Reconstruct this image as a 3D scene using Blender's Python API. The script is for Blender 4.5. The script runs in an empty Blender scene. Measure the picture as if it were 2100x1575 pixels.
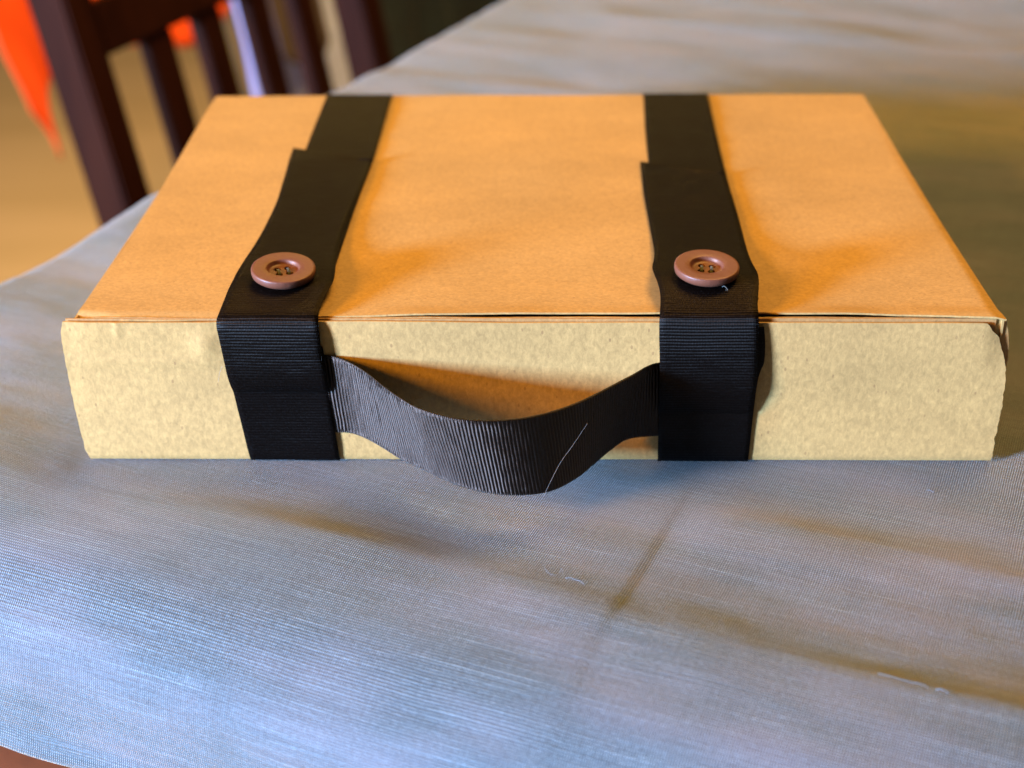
import bpy, bmesh, math, random
from math import sin, cos, pi, exp, radians, hypot
from mathutils import Vector, Matrix, noise
random.seed(7)
S = bpy.context.scene
MM = 0.001
COL = S.collection

# ------------------------------------------------------------------ camera
cd = bpy.data.cameras.new("Camera"); cam = bpy.data.objects.new("Camera", cd); COL.objects.link(cam)
cd.sensor_width = 36.0
cd.lens = 3000.2 / 2100 * 36
cd.clip_start = 0.01; cd.clip_end = 60
cam.location = (0.001446, -0.353821, 0.215190)
cam.rotation_euler = (1.07569, 0.0087536, 0.0182329)
cd.dof.use_dof = True
cd.dof.focus_distance = 0.388
cd.dof.aperture_fstop = 9.2
cd.dof.aperture_blades = 7
S.camera = cam

# ------------------------------------------------------------------ world, lamps and added fills
w = bpy.data.worlds.new("World"); S.world = w; w.use_nodes = True
w.node_tree.nodes["Background"].inputs[0].default_value = (1.0, 0.84, 0.78, 1)
w.node_tree.nodes["Background"].inputs[1].default_value = 0.055

def area(name, direction, dist, size, size_y, power, col, target=(0.0, 0.05, 0.02)):
    l = bpy.data.lights.new(name, 'AREA'); o = bpy.data.objects.new(name, l); COL.objects.link(o)
    d = Vector(direction).normalized()
    o.location = Vector(target) + d * dist
    o.rotation_euler = (-d).to_track_quat('-Z', 'Y').to_euler()
    l.shape = 'RECTANGLE'; l.size = size; l.size_y = size_y
    l.energy = power; l.color = col
    return o
area("window_light", (-1.0, -0.62, 0.17), 2.2, 0.42, 0.30, 275, (0.325, 0.55, 0.97))
area("lamp_light", (-2.0, -1.12, 1.05), 1.8, 0.40, 0.40, 45, (1.0, 0.435, 0.02))
area("overhead_fill", (0.3, 0.40, 1.0), 2.2, 0.9, 0.9, 53, (1.0, 0.52, 0.12))  # added warm fill from overhead, stands for ambient bounce in the room
area("background_fill", (0.65, -0.4, 1.25), 1.47, 0.4, 0.4, 19, (1.0, 0.62, 0.16), (-0.8, 1.75, -0.5))  # unseen fill added to brighten the floor and cloths behind the chair

S.view_settings.view_transform = 'Standard'
S.view_settings.look = 'None'
S.view_settings.exposure = 0.0
S.view_settings.gamma = 1.0
S.render.engine = 'CYCLES'

# ------------------------------------------------------------------ node helpers
class NT:
    def __init__(s, name):
        s.m = bpy.data.materials.new(name); s.m.use_nodes = True
        s.t = s.m.node_tree; s.b = s.t.nodes["Principled BSDF"]
    def n(s, typ, **kw):
        x = s.t.nodes.new(typ)
        for k, v in kw.items(): setattr(x, k, v)
        return x
    def l(s, a, b): s.t.links.new(a, b)
    def val(s, sock, v):
        if hasattr(v, 'is_output') or isinstance(v, bpy.types.NodeSocket): s.l(v, sock)
        else: sock.default_value = v
    def math(s, op, a, b=0.0, c=0.0):
        x = s.n('ShaderNodeMath', operation=op)
        s.val(x.inputs[0], a); s.val(x.inputs[1], b); s.val(x.inputs[2], c)
        return x.outputs[0]
    def mix(s, f, a, b, mode='MIX'):
        x = s.n('ShaderNodeMix', data_type='RGBA', blend_type=mode)
        s.val(x.inputs[0], f); s.val(x.inputs[6], a); s.val(x.inputs[7], b)
        return x.outputs[2]
    def ramp(s, f, stops):
        x = s.n('ShaderNodeValToRGB'); s.l(f, x.inputs[0])
        e = x.color_ramp.elements
        while len(e) < len(stops): e.new(0.5)
        for i, (p, c) in enumerate(stops):
            e[i].position = p; e[i].color = (c, c, c, 1) if not hasattr(c, '__len__') else tuple(c) + (1,)
        return x.outputs[0]
    def mapping(s, src, scale=(1, 1, 1), rot=(0, 0, 0), loc=(0, 0, 0)):
        x = s.n('ShaderNodeMapping'); s.l(src, x.inputs[0])
        x.inputs['Scale'].default_value = scale; x.inputs['Rotation'].default_value = rot; x.inputs['Location'].default_value = loc
        return x.outputs[0]
    def noise(s, vec, scale, detail=3, rough=0.6, dist=0.0):
        x = s.n('ShaderNodeTexNoise'); s.l(vec, x.inputs['Vector'])
        x.inputs['Scale'].default_value = scale; x.inputs['Detail'].default_value = detail
        x.inputs['Roughness'].default_value = rough; x.inputs['Distortion'].default_value = dist
        return x.outputs['Fac']
    def bump(s, h, strength, dist, prev=None):
        x = s.n('ShaderNodeBump'); s.l(h, x.inputs['Height'])
        x.inputs['Strength'].default_value = strength; x.inputs['Distance'].default_value = dist
        if prev is not None: s.l(prev, x.inputs['Normal'])
        return x.outputs[0]

def kraft(name, base, dark=0.0, fine=1.0):
    t = NT(name)
    co = t.n('ShaderNodeTexCoord').outputs['Object']
    big = t.noise(t.mapping(co, (18, 30, 30)), 1.0, 4, 0.6)
    mid = t.noise(t.mapping(co, (1, 2.6, 2.2)), 150, 4, 0.65)
    fib = t.noise(t.mapping(co, (1, 1.5, 0.55)), 900, 5, 0.75, 0.4)
    fin = t.noise(t.mapping(co, (1, 1.25, 0.8), loc=(5, 2, 1)), 560, 4, 0.7, 0.3)
    v4 = t.ramp(fin, [(0.30, 0.95), (0.70, 1.045)])
    v1 = t.ramp(big, [(0.3, 0.87), (0.7, 1.07)])
    v2 = t.ramp(mid, [(0.28, 0.965), (0.72, 1.03)])
    v3 = t.ramp(fib, [(0.25, 0.70), (0.75, 1.28)])
    c = t.mix(1.0, base + (1,), v1, 'MULTIPLY')
    c = t.mix(1.0, c, v2, 'MULTIPLY')
    c = t.mix(1.0, c, v4, 'MULTIPLY')
    c = t.mix(fine, c, t.mix(1.0, c, v3, 'MULTIPLY'))
    # sparse darker and paler fibres
    for sc, thr, colr, offs in ((620, 0.09, (0.22, 0.12, 0.05), 0.0),):
        vo = t.n('ShaderNodeTexVoronoi', feature='F1'); vo.inputs['Scale'].default_value = sc
        t.l(t.mapping(co, (1.0, 1.0, 0.55), (0.3, 0.7, 0.5), (offs, offs, 0)), vo.inputs['Vector'])
        rare = t.ramp(t.n('ShaderNodeSeparateColor').outputs[0], [(0.9, 0), (0.93, 1)])
        sep = [n for n in t.t.nodes if n.bl_idname == 'ShaderNodeSeparateColor'][-1]
        t.l(vo.outputs['Color'], sep.inputs[0])
        m = t.math('MULTIPLY', t.math('LESS_THAN', vo.outputs['Distance'], thr * 2.2), rare)
        c = t.mix(t.math('MULTIPLY', m, 0.5), c, colr + (1,))
    t.l(c, t.b.inputs['Base Color'])
    t.b.inputs['Roughness'].default_value = 0.62
    t.b.inputs['Specular IOR Level'].default_value = 0.28
    h = t.math('ADD', t.math('MULTIPLY', fib, 0.5), t.math('MULTIPLY', mid, 0.3))
    nb = t.bump(big, 0.5, 0.0003)
    t.l(t.bump(h, 0.5, 0.00014, nb), t.b.inputs['Normal'])
    return t.m
KRAFT = kraft('kraft_card', (0.485, 0.318, 0.112))
KRAFT2 = kraft('kraft_card_edge', (0.44, 0.25, 0.085))

def ribbon_mat(name, base=(0.002, 0.0014, 0.0012), spec=0.5):
    t = NT(name)
    uv = t.n('ShaderNodeUVMap').outputs[0]            # u = mm across, v = mm along
    sp = t.noise(t.mapping(uv, (2.2, 1.1, 1)), 1.0, 2, 0.6)
    sh = t.noise(t.mapping(uv, (0.10, 0.06, 1)), 1.0, 3, 0.6)
    c = t.mix(t.ramp(sp, [(0.52, 0.0), (0.72, 1.0)]), base + (1,), (0.006, 0.006, 0.006, 1))
    t.l(c, t.b.inputs['Base Color'])
    r = t.math('MULTIPLY_ADD', sp, -0.25, 0.66)
    t.l(r, t.b.inputs['Roughness'])
    t.b.inputs['Specular IOR Level'].default_value = spec
    t.b.inputs['Specular Tint'].default_value = (1.0, 0.86, 0.74, 1)
    t.b.inputs['Sheen Weight'].default_value = 0.0
    t.b.inputs['Anisotropic'].default_value = 0.92
    tg = t.n('ShaderNodeTangent', direction_type='UV_MAP'); tg.uv_map = 'UVMap'; t.l(tg.outputs[0], t.b.inputs['Tangent'])
    t.b.inputs['Sheen Roughness'].default_value = 0.35
    x = t.n('ShaderNodeSeparateXYZ'); t.l(uv, x.inputs[0])
    cross = t.math('SINE', t.math('MULTIPLY', x.outputs[0], 2 * pi / 0.42))
    h = t.math('ADD', t.math('MULTIPLY', cross, 0.25), sp)
    t.l(t.bump(h, 0.8, 0.00007), t.b.inputs['Normal'])
    return t.m
RIB = ribbon_mat('black_grosgrain', spec=0.15)
RIBH = ribbon_mat('black_grosgrain_handle', spec=0.66)

def cloth_mat():
    t = NT('blue_grey_tablecloth')
    uv = t.n('ShaderNodeUVMap').outputs[0]            # millimetres along weft (x) and warp (y)
    sx = t.n('ShaderNodeSeparateXYZ'); t.l(uv, sx.inputs[0])
    wob = t.noise(t.mapping(uv, (0.04, 0.04, 1)), 1.0, 2)
    warp = t.math('SINE', t.math('MULTIPLY_ADD', sx.outputs[0], 2 * pi / 0.62, t.math('MULTIPLY', wob, 9.0)))
    weft = t.math('SINE', t.math('MULTIPLY_ADD', sx.outputs[1], 2 * pi / 0.74, t.math('MULTIPLY', wob, 7.0)))
    weave = t.math('MULTIPLY', t.math('MULTIPLY_ADD', warp, 0.5, 0.5), t.math('MULTIPLY_ADD', weft, 0.5, 0.5))
    # slubs: long thin irregular weft threads
    s1 = t.noise(t.mapping(uv, (0.026, 1.8, 1)), 1.0, 3, 0.6)
    s2 = t.noise(t.mapping(uv, (0.11, 0.8, 1), loc=(31, 7, 0)), 1.0, 4, 0.7)
    s3 = t.noise(t.mapping(uv, (0.9, 0.02, 1), loc=(3, 17, 0)), 1.0, 2, 0.55)
    blot = t.noise(t.mapping(uv, (0.012, 0.03, 1)), 1.0, 3, 0.6)
    k1 = t.ramp(s1, [(0.30, 0.74), (0.55, 1.0), (0.72, 1.60)])
    k2 = t.ramp(s2, [(0.30, 0.86), (0.70, 1.14)])
    k3 = t.ramp(s3, [(0.35, 0.93), (0.68, 1.07)])
    c = t.mix(weave, (0.022, 0.052, 0.078, 1), (0.255, 0.365, 0.415, 1))
    s4 = t.noise(t.mapping(uv, (0.8, 1.35, 1), loc=(11, 5, 0)), 1.0, 2, 0.7)
    k4 = t.ramp(s4, [(0.32, 0.72), (0.68, 1.30)])
    for k in (k1, k2, k3, k4): c = t.mix(1.0, c, k, 'MULTIPLY')
    c = t.mix(t.math('MULTIPLY', t.ramp(blot, [(0.42, 0.0), (0.68, 1.0)]), 0.25), c, (0.30, 0.29, 0.36, 1))
    t.l(c, t.b.inputs['Base Color'])
    t.b.inputs['Roughness'].default_value = 0.58
    t.b.inputs['Specular IOR Level'].default_value = 0.45
    t.b.inputs['Sheen Weight'].default_value = 0.45
    t.b.inputs['Sheen Roughness'].default_value = 0.4
    t.b.inputs['Sheen Tint'].default_value = (1.0, 0.88, 0.70, 1)
    h = t.math('ADD', t.math('ADD', weave, t.math('MULTIPLY', s1, 0.9)), t.math('MULTIPLY', s4, 0.9))
    t.l(t.bump(h, 0.9, 0.00026), t.b.inputs['Normal'])
    return t.m
CLOTH = cloth_mat()

def wood(name, a, b, rough=0.35, scale=(3, 40, 40)):
    t = NT(name)
    co = t.n('ShaderNodeTexCoord').outputs['Object']
    g = t.noise(t.mapping(co, scale), 1.0, 5, 0.65, 0.6)
    t.l(t.mix(t.ramp(g, [(0.3, 0), (0.7, 1)]), a + (1,), b + (1,)), t.b.inputs['Base Color'])
    t.b.inputs['Roughness'].default_value = rough
    t.b.inputs['Specular IOR Level'].default_value = 0.05
    t.l(t.bump(g, 0.2, 0.0005), t.b.inputs['Normal'])
    return t.m
DARKWOOD = wood('dark_stained_wood', (0.016, 0.004, 0.002), (0.034, 0.009, 0.004), 0.6, (40, 40, 4))
REDWOOD = wood('red_brown_wood', (0.06, 0.016, 0.007), (0.10, 0.028, 0.012), 0.4)
FLOORM = wood('tan_floor', (0.50, 0.34, 0.12), (0.60, 0.41, 0.16), 0.55, (1.2, 9, 9))

def plain(name, col, rough=0.7, sheen=0.2, vary=0.25, sc=60):
    t = NT(name)
    co = t.n('ShaderNodeTexCoord').outputs['Object']
    g = t.noise(co, sc, 4, 0.6)
    lo = tuple(x * (1 - vary) for x in col) + (1,); hi = tuple(min(1, x * (1 + vary)) for x in col) + (1,)
    t.l(t.mix(g, lo, hi), t.b.inputs['Base Color'])
    t.b.inputs['Roughness'].default_value = rough; t.b.inputs['Sheen Weight'].default_value = sheen
    t.l(t.bump(g, 0.3, 0.0004), t.b.inputs['Normal'])
    return t.m
BUTTON = plain('brown_plastic', (0.145, 0.052, 0.028), 0.46, 0.0, 0.10, 700)
THREAD = plain('dark_green_thread', (0.06, 0.075, 0.065), 0.6)
ORANGE = plain('bright_orange_cloth', (0.90, 0.085, 0.004), 0.8, 0.0, 0.06)
LILAC = plain('lilac_cloth', (0.40, 0.48, 1.0), 0.8, 0.1, 0.08)
OLIVE = plain('olive_cloth', (0.34, 0.32, 0.14), 0.8, 0.1, 0.1)
PLUM = plain('dark_grey_purple_cloth', (0.055, 0.04, 0.05), 0.8, 0.0)
TEAL = plain('dark_teal_cloth', (0.005, 0.014, 0.028), 0.7, 0.0, 0.5, 25)
HAIR = plain('pale_fibre', (0.30, 0.27, 0.25), 0.4, 0.0)
SNAG = plain('pale_blue_thread', (0.15, 0.21, 0.27), 0.7, 0.0)

# ------------------------------------------------------------------ object helpers
def empty(name, loc, label=None, cat=None, group=None):
    o = bpy.data.objects.new(name, None); COL.objects.link(o); o.location = loc; o.empty_display_size = 0.02
    tag(o, label, cat, group); return o
def tag(o, label=None, cat=None, group=None, kind=None):
    if label: o['label'] = label
    if cat: o['category'] = cat
    if group: o['group'] = group
    if kind: o['kind'] = kind
    return o
def mesh(name, verts, faces, mat, parent=None, uvs=None, smooth=True, solid=None, offset=1.0):
    """verts in world millimetres"""
    base = Vector((0, 0, 0))
    p = parent
    while p is not None: base += Vector(p.location); p = p.parent
    me = bpy.data.meshes.new(name)
    me.from_pydata([(Vector(v) * MM - base) for v in verts], [], faces); me.materials.append(mat)
    if uvs:
        ul = me.uv_layers.new(name='UVMap')
        for lp in me.loops: ul.data[lp.index].uv = uvs[lp.vertex_index]
    me.validate(); me.update()
    if smooth: me.polygons.foreach_set('use_smooth', [True] * len(me.polygons))
    o = bpy.data.objects.new(name, me); COL.objects.link(o)
    if parent: o.parent = parent
    if solid:
        m = o.modifiers.new('Solidify', 'SOLIDIFY'); m.thickness = solid * MM; m.offset = offset
    return o
def grid_faces(nr, nc): return [(r * nc + c, r * nc + c + 1, (r + 1) * nc + c + 1, (r + 1) * nc + c) for r in range(nr - 1) for c in range(nc - 1)]
def box(name, lo, hi, mat, parent=None, bev=0.4, frame=None):
    """axis box in mm, optionally in a local frame (origin, ex, ey, ez) in mm"""
    bm = bmesh.new(); bmesh.ops.create_cube(bm, size=1.0)
    for v in bm.verts:
        v.co = Vector([lo[i] + (v.co[i] + 0.5) * (hi[i] - lo[i]) for i in range(3)])
    if bev: bmesh.ops.bevel(bm, geom=bm.edges[:], offset=bev, segments=2, affect='EDGES')
    if frame:
        o0, ex, ey, ez = frame
        for v in bm.verts: v.co = o0 + ex * v.co.x + ey * v.co.y + ez * v.co.z
    vs = [v.co.copy() for v in bm.verts]; bm.verts.index_update()
    fs = [[v.index for v in f.verts] for f in bm.faces]; bm.free()
    return mesh(name, vs, fs, mat, parent, smooth=False)
def interp(st, t):
    if t <= st[0][0]: return st[0][1:]
    for a, b in zip(st, st[1:]):
        if t <= b[0]:
            k = (t - a[0]) / (b[0] - a[0])
            return tuple(x + (y - x) * k for x, y in zip(a[1:], b[1:]))
    return st[-1][1:]
def smoothstep(a, b, x):
    k = max(0.0, min(1.0, (x - a) / (b - a))); return k * k * (3 - 2 * k)
def cr(P, n):
    """Catmull-Rom resampling of a list of tuples, n points per span"""
    out = []
    for i in range(len(P) - 1):
        p0 = P[max(i - 1, 0)]; p1 = P[i]; p2 = P[i + 1]; p3 = P[min(i + 2, len(P) - 1)]
        for k in range(n):
            t = k / n
            out.append(tuple(0.5 * ((2 * b) + (-a + c) * t + (2 * a - 5 * b + 4 * c - d) * t * t + (-a + 3 * b - 3 * c + d) * t ** 3) for a, b, c, d in zip(p0, p1, p2, p3)))
    out.append(P[-1]); return out

# ------------------------------------------------------------------ ribbons
PITCH = 0.88
def ribbon(name, L, R, parent, step=0.17, amp=0.11, cols=16, seed=0.0, cut_slant=0.0, thick=0.35, flip=False, pitch=PITCH, mat=None):
    """L, R: matching dense 3D edge polylines in mm"""
    C = [tuple((a + b) / 2 for a, b in zip(l, r)) for l, r in zip(L, R)]
    s = [0.0]
    for a, b in zip(C, C[1:]): s.append(s[-1] + (Vector(b) - Vector(a)).length)
    rows = int(s[-1] / step) + 1
    tabL = [(si,) + tuple(l) for si, l in zip(s, L)]; tabR = [(si,) + tuple(r) for si, r in zip(s, R)]
    pts = []; j = 0
    for i in range(rows):
        t = s[-1] * i / (rows - 1)
        while j < len(s) - 2 and s[j + 1] < t: j += 1
        k = (t - s[j]) / max(1e-9, s[j + 1] - s[j])
        pts.append((t, Vector(L[j]).lerp(Vector(L[j + 1]), k), Vector(R[j]).lerp(Vector(R[j + 1]), k)))
    verts = []; uvs = []
    for i, (t, l, r) in enumerate(pts):
        a = pts[max(i - 3, 0)]; b = pts[min(i + 3, rows - 1)]
        tan = ((b[1] + b[2]) - (a[1] + a[2])).normalized(); ac = (r - l)
        W = ac.length; n = ac.normalized().cross(tan).normalized()
        if flip: n = -n
        for c in range(cols):
            q = c / (cols - 1)
            # a plain narrow selvedge at both sides of the ribbed ground
            e = min(q, 1 - q) * W
            ground = smoothstep(0.3, 1.0, e)
            ph = 2 * pi / pitch * (t + 0.24 * noise.noise(Vector((t * 0.05 + seed, q * 1.8, seed))) + 0.10 * noise.noise(Vector((t * 0.9, q * 9, seed))))
            d = amp * (1 + 0.5 * noise.noise(Vector((round(t / pitch) * 0.9, q * 5, seed)))) * ground * (abs(cos(ph / 2)) ** 0.8 * 2 - 1)
            d += 0.07 * (1 - ground) * sin(2 * pi * t / 0.55 + seed)
            soft = 0.25 * noise.noise(Vector((t * 0.07, q * 1.6, seed + 9)))
            sl = cut_slant * (q - 0.5) * (1 if i > rows // 2 else 0) * smoothstep(rows - 40, rows - 1, i)
            verts.append(l + ac * q + n * (d + soft) + tan * sl)
            uvs.append((q * W, t))
    return mesh(name, verts, grid_faces(rows, cols), mat or RIB, parent, uvs, True, thick, -1.0 if not flip else 1.0)

# ================================================================== SETTING
floor_v = []
n_ = 24
for i in range(n_ + 1):
    for j in range(n_ + 1): floor_v.append((-6000 + 12000 * i / n_, -4000 + 12000 * j / n_, -745 + 0.5 * sin(i * 3.1 + j)))
f = mesh('floor', floor_v, grid_faces(n_ + 1, n_ + 1), FLOORM); tag(f, kind='structure')

TH = radians(-22.5)
Ux = Vector((cos(TH), sin(TH), 0)); Vx = Vector((-sin(TH), cos(TH), 0)); Zx = Vector((0, 0, 1))
TO = Vector((0, 0, 0))
tb = empty('table', (Ux * 0.30 + Vx * 0.45 + Vector((0, 0, -0.745))), 'red brown wooden table under the blue grey cloth, showing at the lower left corner', 'table')
fr = (TO, Ux, Vx, Zx)
box('tabletop', (-212, -78, -36), (820, 1080, -8), REDWOOD, tb, 3, fr)
box('apron', (-200, -77, -110), (800, -60, -36.5), REDWOOD, tb, 1.5, fr)
box('apron', (-202, -59, -110), (-182, 1060, -36.5), REDWOOD, tb, 1.5, fr)
for (a, b) in ((-181, -59), (735, -59), (-181, 1000), (735, 1000)):
    box('leg', (a, b, -745), (a + 60, b + 60, -36.6), REDWOOD, tb, 2, fr)

# tablecloth: (p, q) are millimetres along the threads
def bend(t, r):
    if t <= 0: return 0.0, 0.0
    a = min(t / r, 1.5)
    h = r * sin(a); d = r * (1 - cos(a)); rest = max(0.0, t - 1.5 * r)
    return h + rest * cos(1.5), d + rest * sin(1.5)
def G(x, s): return exp(-(x / s) ** 2)
def wrinkle(p, q):
    nz = noise.noise
    h = 0.0
    # fold ridge parallel to the near edge
    qc = -58 - 0.02 * p - 8 * smoothstep(-20, -130, p) + 2.6 * nz(Vector((p * 0.016, 3.3, 0)))
    amp = 1.9 * (0.72 + 0.75 * nz(Vector((p * 0.017, 1.7, 5)))) * (1 - 0.35 * smoothstep(-60, -120, p))
    h += amp * (1 + 0.5 * smoothstep(40, 80, p)) * (0.55 * G(q - qc, 13) + 0.45 * G(q - qc, 8) if q > qc else 1.0 * G(q - qc, 20))
    # second, shorter ridge on the right
    qc2 = -9 + 0.03 * (p - 50)
    h += 1.0 * smoothstep(42, 60, p) * (G(q - qc2, 8) if q > qc2 else G(q - qc2, 14))
    qc3 = -100 + 0.02 * (p - 80)
    h += 0.9 * smoothstep(60, 78, p) * (G(q - qc3, 5) if q > qc3 else G(q - qc3, 11)) * (1 - smoothstep(150, 190, p))
    # long crease across, perpendicular to the ridge
    g = (0.10 * smoothstep(-80, -50, q) + 0.34)
    pc = 44.6 + 0.6 * nz(Vector((q * 0.05, 8, 1)))
    dp = p - pc
    h += 0.85 * g * (1 - smoothstep(250, 500, q)) * (smoothstep(-45, 0, dp + 3) - smoothstep(-1.3, 1.3, dp) * 1.0) * (1.0 if dp < 60 else 1.0)
    # fall towards the near edge
    if q < -58: h -= 5.2 * ((-58 - q) / 40) ** 1.6 if q > -100 else 5.2 * (42 / 40) ** 1.6
    # far creases and slow waves
    h += 1.1 * G(q - 330 - 0.05 * p, 9) + 0.8 * G(q - 232 + 0.04 * p, 14) * smoothstep(-160, 0, p) + 1.0 * G(q - 470, 12)
    h += 1.5 * (G(q + 46, 8) if q > -46 else G(q + 46, 14)) * smoothstep(-92, -112, p)
    h += 1.3 * G(p - 330, 10) + 0.8 * G(p - 190, 9) * smoothstep(90, 160, q)
    far = smoothstep(-20, 120, q)
    h += (1.1 + 1.6 * far) * nz(Vector((p * 0.009, q * 0.016, 0.4)))
    h += (0.62 + 0.4 * far) * nz(Vector((p * 0.02, q * 0.055, 7.4)))
    h += 0.30 * nz(Vector((p * 0.03, q * 0.13, 2.4))) + 0.07 * nz(Vector((p * 0.12, q * 0.3, 5.4)))
    # soft pucker at the left rim beyond the box
    h += 6.5 * G(p + 214, 12) * G(q - 130, 26)
    # keep it flat under the box
    return h
def flatten(P):
    x, y = P.x, P.y
    dx = max(-x - 128, x - 129, 0); dy = max(-y - 1, y - 201, 0)
    return smoothstep(0, 48, hypot(dx, dy)) * 0.9 + 0.1 * smoothstep(0, 8, hypot(dx, dy))
def axis(vals):
    out = []
    for a, b, st in vals:
        n = max(1, int(round((b - a) / st)))
        out += [a + (b - a) * i / n for i in range(n)]
    out.append(vals[-1][1]); return out
PS = axis([(-300, -240, 4), (-240, 200, 1.5), (200, 420, 3), (420, 880, 10)])
QS = axis([(-145, 60, 1.2), (60, 280, 2), (280, 640, 4), (640, 1150, 12)])
HEM = -84 - 36 - 25
verts = []; uvs = []
for q in QS:
    for p in PS:
        q_ = max(q, HEM); 
        hq, dq = bend(-84 - q_, 24)
        hp, dp_ = bend(-220 - p, 11)
        qq = max(q_, -84) - hq; pp = max(p, -220) - hp
        droop = smoothstep(0, 60, dq)
        qq += droop * (3.2 * noise.noise(Vector((p * 0.013, 4.4, 2.0))) + 1.4 * noise.noise(Vector((p * 0.04, q * 0.02, 9.0))) + 1.0 * G(dq - 38, 8) * smoothstep(-200, -80, p))
        P = Ux * pp + Vx * qq
        h = wrinkle(p, q_)
        
        fl = flatten(P)
        P.z = h * fl - 1.25 * (1 - fl) - max(dq, dp_) - 0.25 * min(dq, dp_)
        if q < HEM:                                   # turned hem: a second layer folded back inside
            k = (HEM - q)
            P += Vx * (1.2 * min(1, k / 2)); P.z += k * 0.9
        P += Vx * (0.30 * G(q_ - HEM - 7.5, 1.6))
        verts.append(P); uvs.append((p, q))
tc = mesh('tablecloth', verts, grid_faces(len(QS), len(PS)), CLOTH, None, uvs, True)
tag(tc, 'blue grey slubbed fabric tablecloth with fold creases, under the cardboard box', 'tablecloth')
s_ = tc.modifiers.new('Solidify', 'SOLIDIFY'); s_.thickness = 0.0005; s_.offset = -1
def cloth_z(x, y):
    P = Vector((x, y, 0)); return wrinkle(P.dot(Ux), P.dot(Vx)) * flatten(P) - 1.25 * (1 - flatten(P))
# snagged threads standing out of the weave
def tube(name, pts, r, mat, parent=None, sides=6, taper=False):
    pts = [Vector(p) for p in pts]; vs = []; n = len(pts)
    for i, p in enumerate(pts):
        t = (pts[min(i + 1, n - 1)] - pts[max(i - 1, 0)]).normalized()
        a = t.orthogonal().normalized(); b = t.cross(a)
        rr = r * (1 - 0.7 * i / (n - 1)) if taper else r
        for k in range(sides): vs.append(p + a * (rr * cos(2 * pi * k / sides)) + b * (rr * sin(2 * pi * k / sides)))
    fs = [(i * sides + k, i * sides + (k + 1) % sides, (i + 1) * sides + (k + 1) % sides, (i + 1) * sides + k) for i in range(n - 1) for k in range(sides)]
    fs += [tuple(range(sides))[::-1], tuple(range((n - 1) * sides, n * sides))]
    return mesh(name, vs, fs, mat, parent)
def snag(pts, hs, r=0.16):
    P = [(x, y, cloth_z(x, y) + h) for (x, y), h in zip(pts, hs)]
    P = [(x, y, z - 0.3 * 0) for x, y, z in P]; o = tube('snagged_thread', cr(P, 5), r * 0.32, SNAG, tc); return o
snag([(2.2, -53.6), (3.2, -55.4), (4.6, -56.2), (6.0, -55.8), (6.4, -54.6), (6.9, -56.6)], [0.9, 0.25, 0.2, 0.5, 1.3, 0.2], 0.13)
snag([(7.4, -57.6), (8.6, -57.8), (9.8, -58.4), (11.2, -59.6), (12.0, -60.6)], [0.1, 0.5, 0.25, 0.55, 0.1], 0.22)
snag([(77, -94.3), (80, -96.0), (83, -97.6), (85.4, -98.9), (87, -99.6)], [0.1, 0.3, 0.3, 0.6, 0.2], 0.22)
snag([(88.4, -100.4), (89.6, -101.2), (91, -101.8)], [0.2, 0.75, 0.1], 0.3)
snag([(106.5, -14.2), (107.3, -14.9), (108.2, -15.5)], [0.1, 0.5, 0.1], 0.25)

# ================================================================== THE BOX
H = 44.0; D = 199.5
bx = empty('cardboard_box', (0, D / 2 * MM, 0), 'flat kraft cardboard case with two black ribbon straps, brown buttons and ribbon handle', 'box')
def panel(name, fn, nu, nv, mat, th, off=1.0, label=None):
    vs = [fn(i / (nu - 1), j / (nv - 1)) for j in range(nv) for i in range(nu)]
    o = mesh(name, vs, grid_faces(nv, nu), mat, bx, None, True, th, off)
    b = o.modifiers.new('Edge', 'EDGE_SPLIT'); b.split_angle = radians(50)
    if label: o['label'] = label
    return o
LE = [(-1.4, -125.4), (-0.7, -126.8), (2.4, -127.8), (9, -128.3), (15.8, -128.8), (26.6, -129.2), (37.2, -129.3), (41.0, -128.9), (43.1, -128.0)]
RE = [(-0.6, 127.6), (0.8, 127.9), (6.9, 127.8), (14.7, 128.2), (26.9, 127.9), (32.9, 126.5), (38.7, 124.3), (42.4, 121.2), (43.3, 120.2)]
def edge(tab, z): return interp(tab, z)[0]
def front(i, j):
    z = -0.45 + (43.15 + 0.45) * j
    l = edge(LE, z) + 0.25 * noise.noise(Vector((z * 0.45, 1, 0))) + 0.12 * noise.noise(Vector((z * 2.1, 4, 0)))
    r = edge(RE, z) + 0.35 * noise.noise(Vector((z * 0.5, 8, 0))) + 0.2 * noise.noise(Vector((z * 2.3, 3, 0)))
    x = l + (r - l) * i
    z += 0.12 * noise.noise(Vector((x * 0.06, 2, 2))) * smoothstep(35, 43, z)
    z -= 0.4 * smoothstep(-50, 0, x) * smoothstep(30, 43, z)
    if x > 118: z += -0.35 * smoothstep(118, 128, x) * smoothstep(30, 43, z)
    y = 0.45 * noise.noise(Vector((x * 0.014, z * 0.05, 3)))
    lf = smoothstep(-80, -92, x)
    # softened fold line on the left, panel tips outwards above it
    y -= lf * 0.055 * max(0, z - 31) + lf * 0.25 * G(z - 31, 2.0)
    y -= 0.7 * G(x + 90, 3.5) * G(z - 36, 4)                 # pucker next to the strap
    y -= 0.28 * G(x + 113.4, 0.7) * smoothstep(36.5, 41, z)   # small vertical dent
    y += 0.5 * smoothstep(-121, -129, x) * smoothstep(26, 42, z) + 1.3 * smoothstep(120, 128, x) * smoothstep(20, 43, z)
    y += 0.5 * smoothstep(0.8, -0.5, z)
    return (x, y, z)
panel('front_panel', front, 300, 60, KRAFT, 0.55, -1.0)
panel('back_panel', lambda i, j: (-125 + 250 * i, D, -0.4 + 43.5 * j), 30, 8, KRAFT, 0.6, 1.0)
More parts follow.
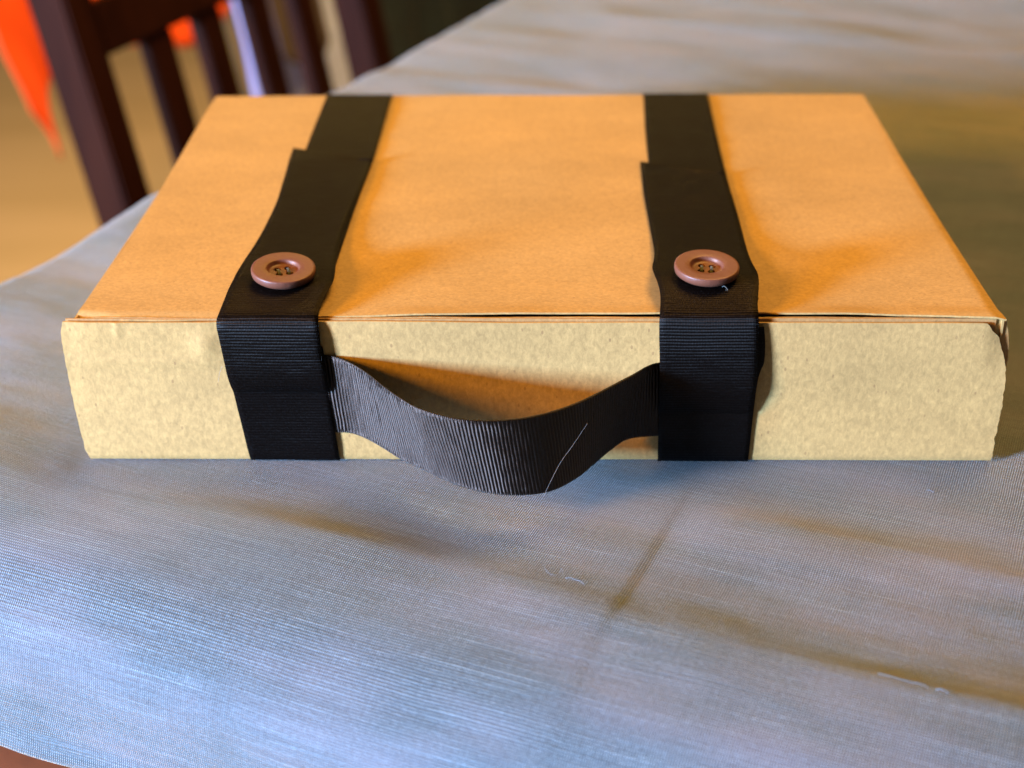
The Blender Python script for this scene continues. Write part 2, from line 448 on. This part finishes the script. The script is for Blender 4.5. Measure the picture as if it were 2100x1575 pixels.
panel('side_panel', lambda i, j: (-125.6 + 0.8 * sin(pi * i) * 1.4, 1.4 + (D - 2) * i, -0.4 + 43.5 * j), 30, 8, KRAFT, 0.6, 1.0)
panel('side_panel', lambda i, j: (125.4 - 1.0 * sin(pi * i), 1.4 + (D - 2) * i, -0.4 + 43.5 * j), 30, 8, KRAFT, 0.6, -1.0)
panel('bottom_panel', lambda i, j: (-126 + 253 * i, 0.9 + (D - 1.2) * j, -0.5), 20, 20, KRAFT, 0.6, 1.0)
# folded layers showing between front panel and lid
def flap(x0, x1, y, ztop, seed, z0=22):
    def fn(i, j):
        x = x0 + (x1 - x0) * i
        zt = ztop + 0.22 * noise.noise(Vector((x * 0.05, seed, 1))) + 0.07 * noise.noise(Vector((x * 0.5, seed, 5)))
        z = z0 + (zt - z0) * j
        return (x, y + 0.22 * noise.noise(Vector((x * 0.03, seed, 9))), z)
    return fn
panel('inner_flap', flap(-127.7, 123.2, 1.15, 43.5, 1.0), 200, 6, KRAFT2, 0.38, -1.0)
panel('inner_flap', flap(-120.5, 125.5, 1.9, 43.45, 2.0), 200, 6, KRAFT, 0.36, -1.0)
panel('inner_flap', flap(-118.0, 124.5, 2.75, 43.1, 3.0), 200, 6, KRAFT2, 0.36, -1.0)
def rflap(i, j):
    z = 10 + 33.2 * j; x = 108 + (20.2 - 0.013 * (z - 30) ** 2) * i + 0.2 * noise.noise(Vector((z * 0.5, 7, 7)))
    return (x, 1.75 + 0.6 * i * i + 0.2 * sin(z * 0.2), z)
panel('side_flap', rflap, 24, 30, KRAFT2, 0.45, 1.0)
# lid
def lid(i, j):
    y0 = 0.35; 
    xl = -125.6 + 2.2 * sin(pi * min(1, j * 1.05)) ** 1.5; xr = 125.6 - 1.0 * sin(pi * j)
    x = xl + (xr - xl) * i
    fy = 1.9 + 1.7 * sin(pi * min(1, max(0, (x + 60) / 165))) + 0.35 * noise.noise(Vector((x * 0.05, 1, 4))) + 0.12 * noise.noise(Vector((x * 0.5, 6, 4)))
    fy -= 1.6 * smoothstep(100, 126, x) + 1.2 * smoothstep(-85, -100, x)
    jj = j ** 1.6
    y = fy + (D + 0.4 - fy) * jj
    z = H - 0.25 + 0.35 * noise.noise(Vector((x * 0.02, y * 0.02, 6))) * smoothstep(0, 30, y)
    z += (0.45 * noise.noise(Vector((x * 0.045, 3.3, 1))) + 0.25) * smoothstep(9, 2, y) * smoothstep(-75, -50, x)
    z += (0.38 + 0.45 * noise.noise(Vector((x * 0.03, 2.2, 8)))) * smoothstep(-50, 0, x) * smoothstep(12, 2, y)
    z -= 0.5 * smoothstep(-70, -100, x) * smoothstep(6, 1, y)
    # bent, worn corner at the front left
    c = smoothstep(13.5, 3.0, (x + 125.6) * 0.8 + (y - 0.8) * 1.5 )
    z -= 2.0 * c * smoothstep(6.5, 0.5, y)
    if x > 122: z -= 0.8 * smoothstep(122, 126, x) * smoothstep(200, 0, y)
    return (x, y, z)
panel('lid', lid, 240, 130, KRAFT, 0.5, -1.0)

# -------------------------------------------------- straps
def strap(xs_path, seed):
    # xs_path: list of (xl, xr, y, z)
    d = cr(xs_path, 14)
    return [(a[0], a[2], a[3]) for a in d], [(a[1], a[2], a[3]) for a in d]
t1 = H + 0.45
left_under = [(-81.5, -56, 60, -0.75), (-81.2, -55.8, 8, -0.85), (-81, -55.7, 1.2, -0.75), (-81.0, -55.6, -0.35, 0.1), (-81.4, -55.8, -0.75, 3), (-82.2, -56.3, -0.85, 10), (-83.4, -56.9, -0.85, 20), (-84.3, -57.4, -0.85, 28), (-85, -58, -0.8, 36)]
left_top = [(-85.0, -58.6, 12, t1), (-83.6, -58.2, 50, t1), (-82.9, -57.6, 85, t1), (-81.5, -56.5, 125, t1), (-81.7, -56.5, 160, t1), (-82, -56.6, 190, t1), (-82, -56.6, 198, t1), (-82, -56.6, 200.3, t1 - 0.6), (-82, -56.6, 200.9, t1 - 3), (-82, -56.6, 200.9, 22), (-82, -56.6, 200.7, 3), (-82, -56.6, 200.2, -0.4), (-82, -56.6, 196, -0.8), (-82, -56.6, 120, -0.8)]
left_over = [(-83.5, -56.7, -1.45, 22.3), (-83.9, -57.0, -2.5, 25), (-84.4, -57.4, -2.9, 28.5), (-85.0, -58.1, -2.6, 34), (-85.7, -58.3, -2.0, 39.5), (-86.1, -58.5, -1.4, 42.4), (-86.0, -58.6, -0.5, 44.2), (-85.6, -58.6, 1.2, 45.3), (-85.2, -58.2, 6, 46.3), (-84.9, -57.3, 12, 47.2), (-84.6, -56.6, 17, 47.6), (-84.5, -56.8, 23, 47.5), (-84.4, -57.6, 31, 46.9), (-84.1, -58.4, 42, 45.9), (-83.7, -58.8, 54, 45.3), (-83.3, -58.9, 68, 45.05), (-83.3, -58.0, 85, 45.0), (-84.2, -56.9, 105, 45.0), (-85.6, -56.2, 129, 45.0)]
right_under = [(34.2, 59.6, 60, -0.75), (34.2, 59.6, 8, -0.85), (34.2, 59.6, 1.2, -0.75), (34.2, 59.6, -0.35, 0.1), (34.1, 59.7, -0.75, 4), (33.9, 59.9, -0.85, 14), (33.8, 60.3, -0.85, 24), (33.9, 60.9, -0.95, 28.5), (34.3, 61.7, -1.2, 31.5), (34.6, 61.6, -1.2, 37), (34.6, 61.0, -0.9, 42)]
right_top = [(34.2, 61.0, 12, t1), (35.0, 62.0, 50, t1), (36.2, 62.4, 85, t1), (37.6, 63.1, 117, t1), (38.8, 64.1, 155, t1), (40.4, 65.3, 190, t1), (40.6, 65.5, 198, t1), (40.6, 65.5, 200.3, t1 - 0.6), (40.6, 65.5, 200.9, t1 - 3), (40.6, 65.5, 200.9, 22), (40.6, 65.5, 200.7, 3), (40.6, 65.5, 200.2, -0.4), (40.6, 65.5, 196, -0.8), (40.6, 65.5, 120, -0.8)]
right_over = [(33.7, 59.6, -1.35, 16.0), (33.6, 59.7, -2.4, 20), (33.5, 59.8, -3.2, 25), (33.3, 59.7, -3.0, 33), (33.0, 59.6, -2.3, 39), (32.9, 59.4, -1.5, 43.4), (33.0, 59.3, -0.3, 45.4), (33.4, 59.5, 3.5, 47.0), (33.6, 60.2, 8, 48.2), (33.2, 60.9, 13, 49.0), (32.6, 61.2, 18, 49.2), (32.5, 61.0, 24, 48.7), (33.4, 60.9, 31, 47.8), (34.2, 61.3, 41, 46.4), (34.4, 61.9, 54, 45.4), (34.4, 62.3, 70, 45.05), (34.3, 62.5, 92, 45.0), (34.8, 62.6, 115, 45.0)]
def both(nm, a, seed, over=False, slant=0.0, lab=None):
    L, R = strap(a, seed)
    o = ribbon(nm, L, R, bx, seed=seed, cut_slant=slant, amp=0.065 if over else 0.055)
    if lab: o['label'] = lab
    return o
both('strap', left_under + [], 1.0); both('strap', left_top, 2.0)
both('strap', right_under, 3.0); both('strap', right_top, 4.0)
both('strap_end', left_over, 5.0, True, -13.0); both('strap_end', right_over, 6.0, True, -12.0)

# -------------------------------------------------- handle
HT = [(-64, -0.42, 33.2), (-58.2, -0.5, 33.2), (-54.3, -1.7, 33.1), (-49.9, -5.2, 33.0), (-44.6, -11.6, 32.9), (-39.4, -18.6, 32.8), (-34.4, -24.8, 32.7), (-29.7, -29.3, 32.6), (-20.8, -33.6, 32.3), (-12.1, -34.5, 32.1), (-2.3, -32.4, 31.9), (6.4, -27.4, 31.6), (15.3, -19.4, 31.4), (24.7, -9.6, 31.2), (30.2, -3.0, 31.1), (33.6, -0.7, 31.0), (39, -0.42, 31.0)]
HB = [(-62, -0.42, 8.9), (-56.1, -0.5, 8.9), (-51.9, -1.0, 8.9), (-47.4, -3.9, 8.8), (-41.6, -9.6, 8.8), (-36.8, -14.6, 8.7), (-32.4, -18.4, 8.7), (-25.8, -24.0, 8.6), (-17.8, -29.2, 8.5), (-7.5, -32.1, 8.4), (2.7, -30.4, 8.3), (9.4, -25.0, 8.2), (15.6, -16.4, 8.2), (20.6, -8.6, 8.1), (25.8, -2.7, 8.1), (34.1, -0.6, 8.0), (39.5, -0.42, 8.0)]
# match stations by arc length so that the ribs run straight across
def resample(P, n):
    d = cr(P, 20); s = [0.0]
    for a, b in zip(d, d[1:]): s.append(s[-1] + (Vector(b) - Vector(a)).length)
    out = []; j = 0
    for i in range(n):
        t = s[-1] * i / (n - 1)
        while j < len(s) - 2 and s[j + 1] < t: j += 1
        k = (t - s[j]) / max(1e-9, s[j + 1] - s[j]); out.append(tuple(Vector(d[j]).lerp(Vector(d[j + 1]), k)))
    return out
hd = ribbon('handle', resample(HT, 260), resample(HB, 260), bx, step=0.13, amp=0.11, cols=40, seed=11.0, thick=0.38, flip=False, pitch=0.98, mat=RIBH)

# -------------------------------------------------- buttons
def button(cx, cy, cz, tilt_x, tilt_y, spin):
    prof = [(0.0, 0.0), (6.2, 0.0), (7.9, 0.35), (8.7, 1.0), (8.9, 1.7), (8.92, 2.6), (8.82, 2.95), (8.6, 3.1), (8.2, 3.12), (6.4, 3.05), (4.85, 3.05), (4.6, 2.95), (4.4, 2.6), (4.2, 2.05), (3.9, 1.78), (3.2, 1.7), (0.0, 1.7)]
    seg = 72; vs = []; fs = []
    M = Matrix.Translation((cx, cy, cz)) @ Matrix.Rotation(tilt_x, 4, 'X') @ Matrix.Rotation(tilt_y, 4, 'Y') @ Matrix.Rotation(spin, 4, 'Z')
    ring = []
    for r, z in prof:
        if r == 0: ring.append([len(vs)]); vs.append(Vector((0, 0, z)))
        else:
            ring.append(list(range(len(vs), len(vs) + seg))); vs += [Vector((r * cos(2 * pi * k / seg), r * sin(2 * pi * k / seg), z)) for k in range(seg)]
    for a, b in zip(ring, ring[1:]):
        for k in range(seg):
            k2 = (k + 1) % seg
            if len(a) == 1: fs.append((a[0], b[k2], b[k]))
            elif len(b) == 1: fs.append((a[k], a[k2], b[0]))
            else: fs.append((a[k], a[k2], b[k2], b[k]))
    cen = M @ Vector((0, 0, 0))
    o = mesh('button', [M @ v for v in vs], fs, BUTTON, bx)
    # four sewing holes cut through the dish
    bm = bmesh.new()
    for hx, hy in ((1.45, 1.45), (-1.45, 1.45), (-1.45, -1.45), (1.45, -1.45)):
        bmesh.ops.create_cone(bm, cap_ends=True, segments=20, radius1=1.0, radius2=1.0, depth=8, matrix=Matrix.Translation((hx, hy, 0)))
    for v in bm.verts: v.co = (M @ v.co)
    cut_v = [v.co.copy() for v in bm.verts]; bm.verts.index_update(); cut_f = [[v.index for v in f.verts] for f in bm.faces]; bm.free()
    cut = mesh('cutter', cut_v, cut_f, BUTTON, bx, smooth=False)
    md = o.modifiers.new('Holes', 'BOOLEAN'); md.operation = 'DIFFERENCE'; md.object = cut; md.solver = 'EXACT'
    dg = bpy.context.evaluated_depsgraph_get(); me = bpy.data.meshes.new_from_object(o.evaluated_get(dg))
    o.modifiers.clear(); o.data = me
    bpy.data.objects.remove(cut)
    es = o.modifiers.new('Edge', 'EDGE_SPLIT'); es.split_angle = radians(40)
    # sewing thread: strands between the holes
    def strands(pairs):
        for (ax, ay), (bx_, by) in pairs:
            for off in (-0.22, 0.05, 0.3):
                d = Vector((bx_ - ax, by - ay, 0)).normalized(); nrm = Vector((-d.y, d.x, 0)) * off
                P = [Vector((ax, ay, 0.2)) + nrm, Vector((ax, ay, 1.7)) + nrm + d * 0.15, (Vector((ax, ay, 0)) + Vector((bx_, by, 0))) / 2 + Vector((0, 0, 2.35 + abs(off) * -0.4)) + nrm, Vector((bx_, by, 1.7)) + nrm - d * 0.15, Vector((bx_, by, 0.2)) + nrm]
                yield cr([tuple(M @ p) for p in P], 5)
    allv = []; allf = []
    for P in strands((((1.35, 1.35), (1.35, -1.35)), ((-1.35, 1.35), (-1.35, -1.35)))):
        n = len(P); r = 0.17; base = len(allv)
        for i in range(n):
            p = Vector(P[i]); t = (Vector(P[min(i + 1, n - 1)]) - Vector(P[max(i - 1, 0)])).normalized(); a = t.orthogonal().normalized(); b = t.cross(a)
            for k in range(6): allv.append(p + a * r * cos(k * pi / 3) + b * r * sin(k * pi / 3))
        allf += [(base + i * 6 + k, base + i * 6 + (k + 1) % 6, base + (i + 1) * 6 + (k + 1) % 6, base + (i + 1) * 6 + k) for i in range(n - 1) for k in range(6)]
    th = mesh('sewing_thread', allv, allf, THREAD, bx)
    th.parent = o
    return o
button(-70.6, 18.8, 47.95, radians(5), radians(3), radians(20))
button(46.8, 16.6, 49.65, radians(5), radians(1), radians(-8))
# knotted thread end below the right button
tube('thread_end', cr([(50.5, 9.6, 49.0), (51.0, 8.2, 49.8), (51.8, 7.4, 49.0), (51.2, 6.9, 49.3)], 5), 0.10, THREAD, bx)
# loose pale fibres at the left strap and lying on the handle
tube('loose_fibre', cr([(-85.6, -1.4, 30.5), (-86.6, -1.6, 28.5), (-87.3, -1.8, 25.5)], 6), 0.035, HAIR, bx)
tube('loose_fibre', cr([(13.4, -24.2, 25.6), (9.8, -27.0, 21.0), (6.4, -29.6, 17.0), (3.8, -31.8, 12.5), (2.4, -33.4, 10.0), (1.9, -33.6, 8.8)], 8), 0.032, HAIR, bx)

# ================================================================== CHAIR BEYOND THE TABLE
n_b = Vector((-0.9253, 0.3277, -0.1908)); h_b = Vector((0.3338, 0.9426, 0.0)); s_b = Vector((-0.1799, 0.0637, 0.9816))
O0 = Vector((-292.6, 627.6, -60.0))
def frm(o=O0): return (o, h_b, n_b, s_b)
ch = empty('dining_chair', tuple((O0 + h_b * 180) * MM - Vector((0, 0, 0.685))), 'dark brown wooden chair with slatted back standing beyond the left edge of the table', 'chair')
box('back_post', (-32, 0, -690), (-1, 30, 150), DARKWOOD, ch, 2, frm())
box('back_post', (366, 0, -690), (404, 30, 150), DARKWOOD, ch, 2, frm())
box('rail', (-0.8, 2, 0), (365.8, 22, 36), DARKWOOD, ch, 2, frm())
box('rail', (-0.8, 2, 108), (365.8, 22, 150), DARKWOOD, ch, 2, frm())
box('rail', (-0.8, 2, -250), (365.8, 22, -215), DARKWOOD, ch, 2, frm())
for a in (53, 121.5, 192, 263):
    box('slat', (a, 6, -214.8), (a + 31, 17, -0.2), DARKWOOD, ch, 1.5, frm())
hz = Vector((h_b.x, h_b.y, 0)); bk = Vector((n_b.x, n_b.y, 0)).normalized()
seat_o = O0 + s_b * -232; seat_o.z = -300
sf = (seat_o, hz, -bk, Vector((0, 0, 1)))
box('seat', (-40, -30, -2), (412, 380, 22), DARKWOOD, ch, 5, sf)
for a in (-38, 372): box('leg', (a, 330, -445), (a + 36, 366, -2.2), DARKWOOD, ch, 2, sf)

# cloths hanging in the room behind the chair; each is a curtain of folds with its own outline
def drape(name, off, outline_top, bot, mat, label, cat, fold=6, freq=0.09, seed=0):
    """bot: list of (a, b) along the bottom edge in the chair plane frame (mm), hung up to b = outline_top"""
    xs = axis([(bot[0][0], bot[-1][0], 3)]); ny = 40
    vs = []
    for j in range(ny):
        for x in xs:
            yb = interp(bot, x)[0]; t = j / (ny - 1); b = outline_top + (yb - outline_top) * t
            dpt = fold * sin(x * freq + seed + 0.8 * sin(b * 0.01 + seed)) * (0.35 + 0.65 * t) + fold * 0.5 * noise.noise(Vector((x * 0.03, b * 0.02, seed)))
            vs.append(O0 + h_b * x + s_b * b + n_b * (off + dpt))
    o = mesh(name, vs, grid_faces(ny, len(xs)), mat, None, None, True, 2.0, 0)
    return tag(o, label, cat)
drape('orange_cloth', 250, 260, [(173, -19), (178, -46), (181, -73), (193, -89), (200, -99), (203, -112), (206.5, -126), (209, -108), (213, -91), (225, -68), (240, -50), (287, -47), (330, -55), (376, -64), (402, -66), (429, -82), (481, -90), (510, -72), (554, -30)], ORANGE,
      'bright orange cloth hanging in a point behind the dark chair post', 'cloth', 6, 0.055, 1.0)
drape('lilac_cloth', 305, 120, [(632, -235), (700, -245), (760, -250), (820, -250), (874, -240)], LILAC,
      'pale lilac cloth seen between the chair slats, right of the olive strip', 'cloth', 7, 0.07, 2.0)
drape('plum_cloth', 280, 120, [(660, -150), (705, -172), (745, -175), (785, -160)], PLUM,
      'dark grey purple cloth over the lilac cloth behind the chair slats', 'cloth', 3, 0.06, 3.0)
drape('olive_cloth', 325, 120, [(602, -235), (618, -240), (645, -238)], OLIVE,
      'narrow olive cloth beside the lilac cloth behind the chair slats', 'cloth', 3, 0.08, 0.0)
drape('teal_cloth', 410, 160, [(1050, -330), (1150, -350), (1300, -360), (1450, -350), (1650, -340)], TEAL,
      'dark teal cloth hanging beyond the right chair post', 'cloth', 14, 0.03, 0.0)
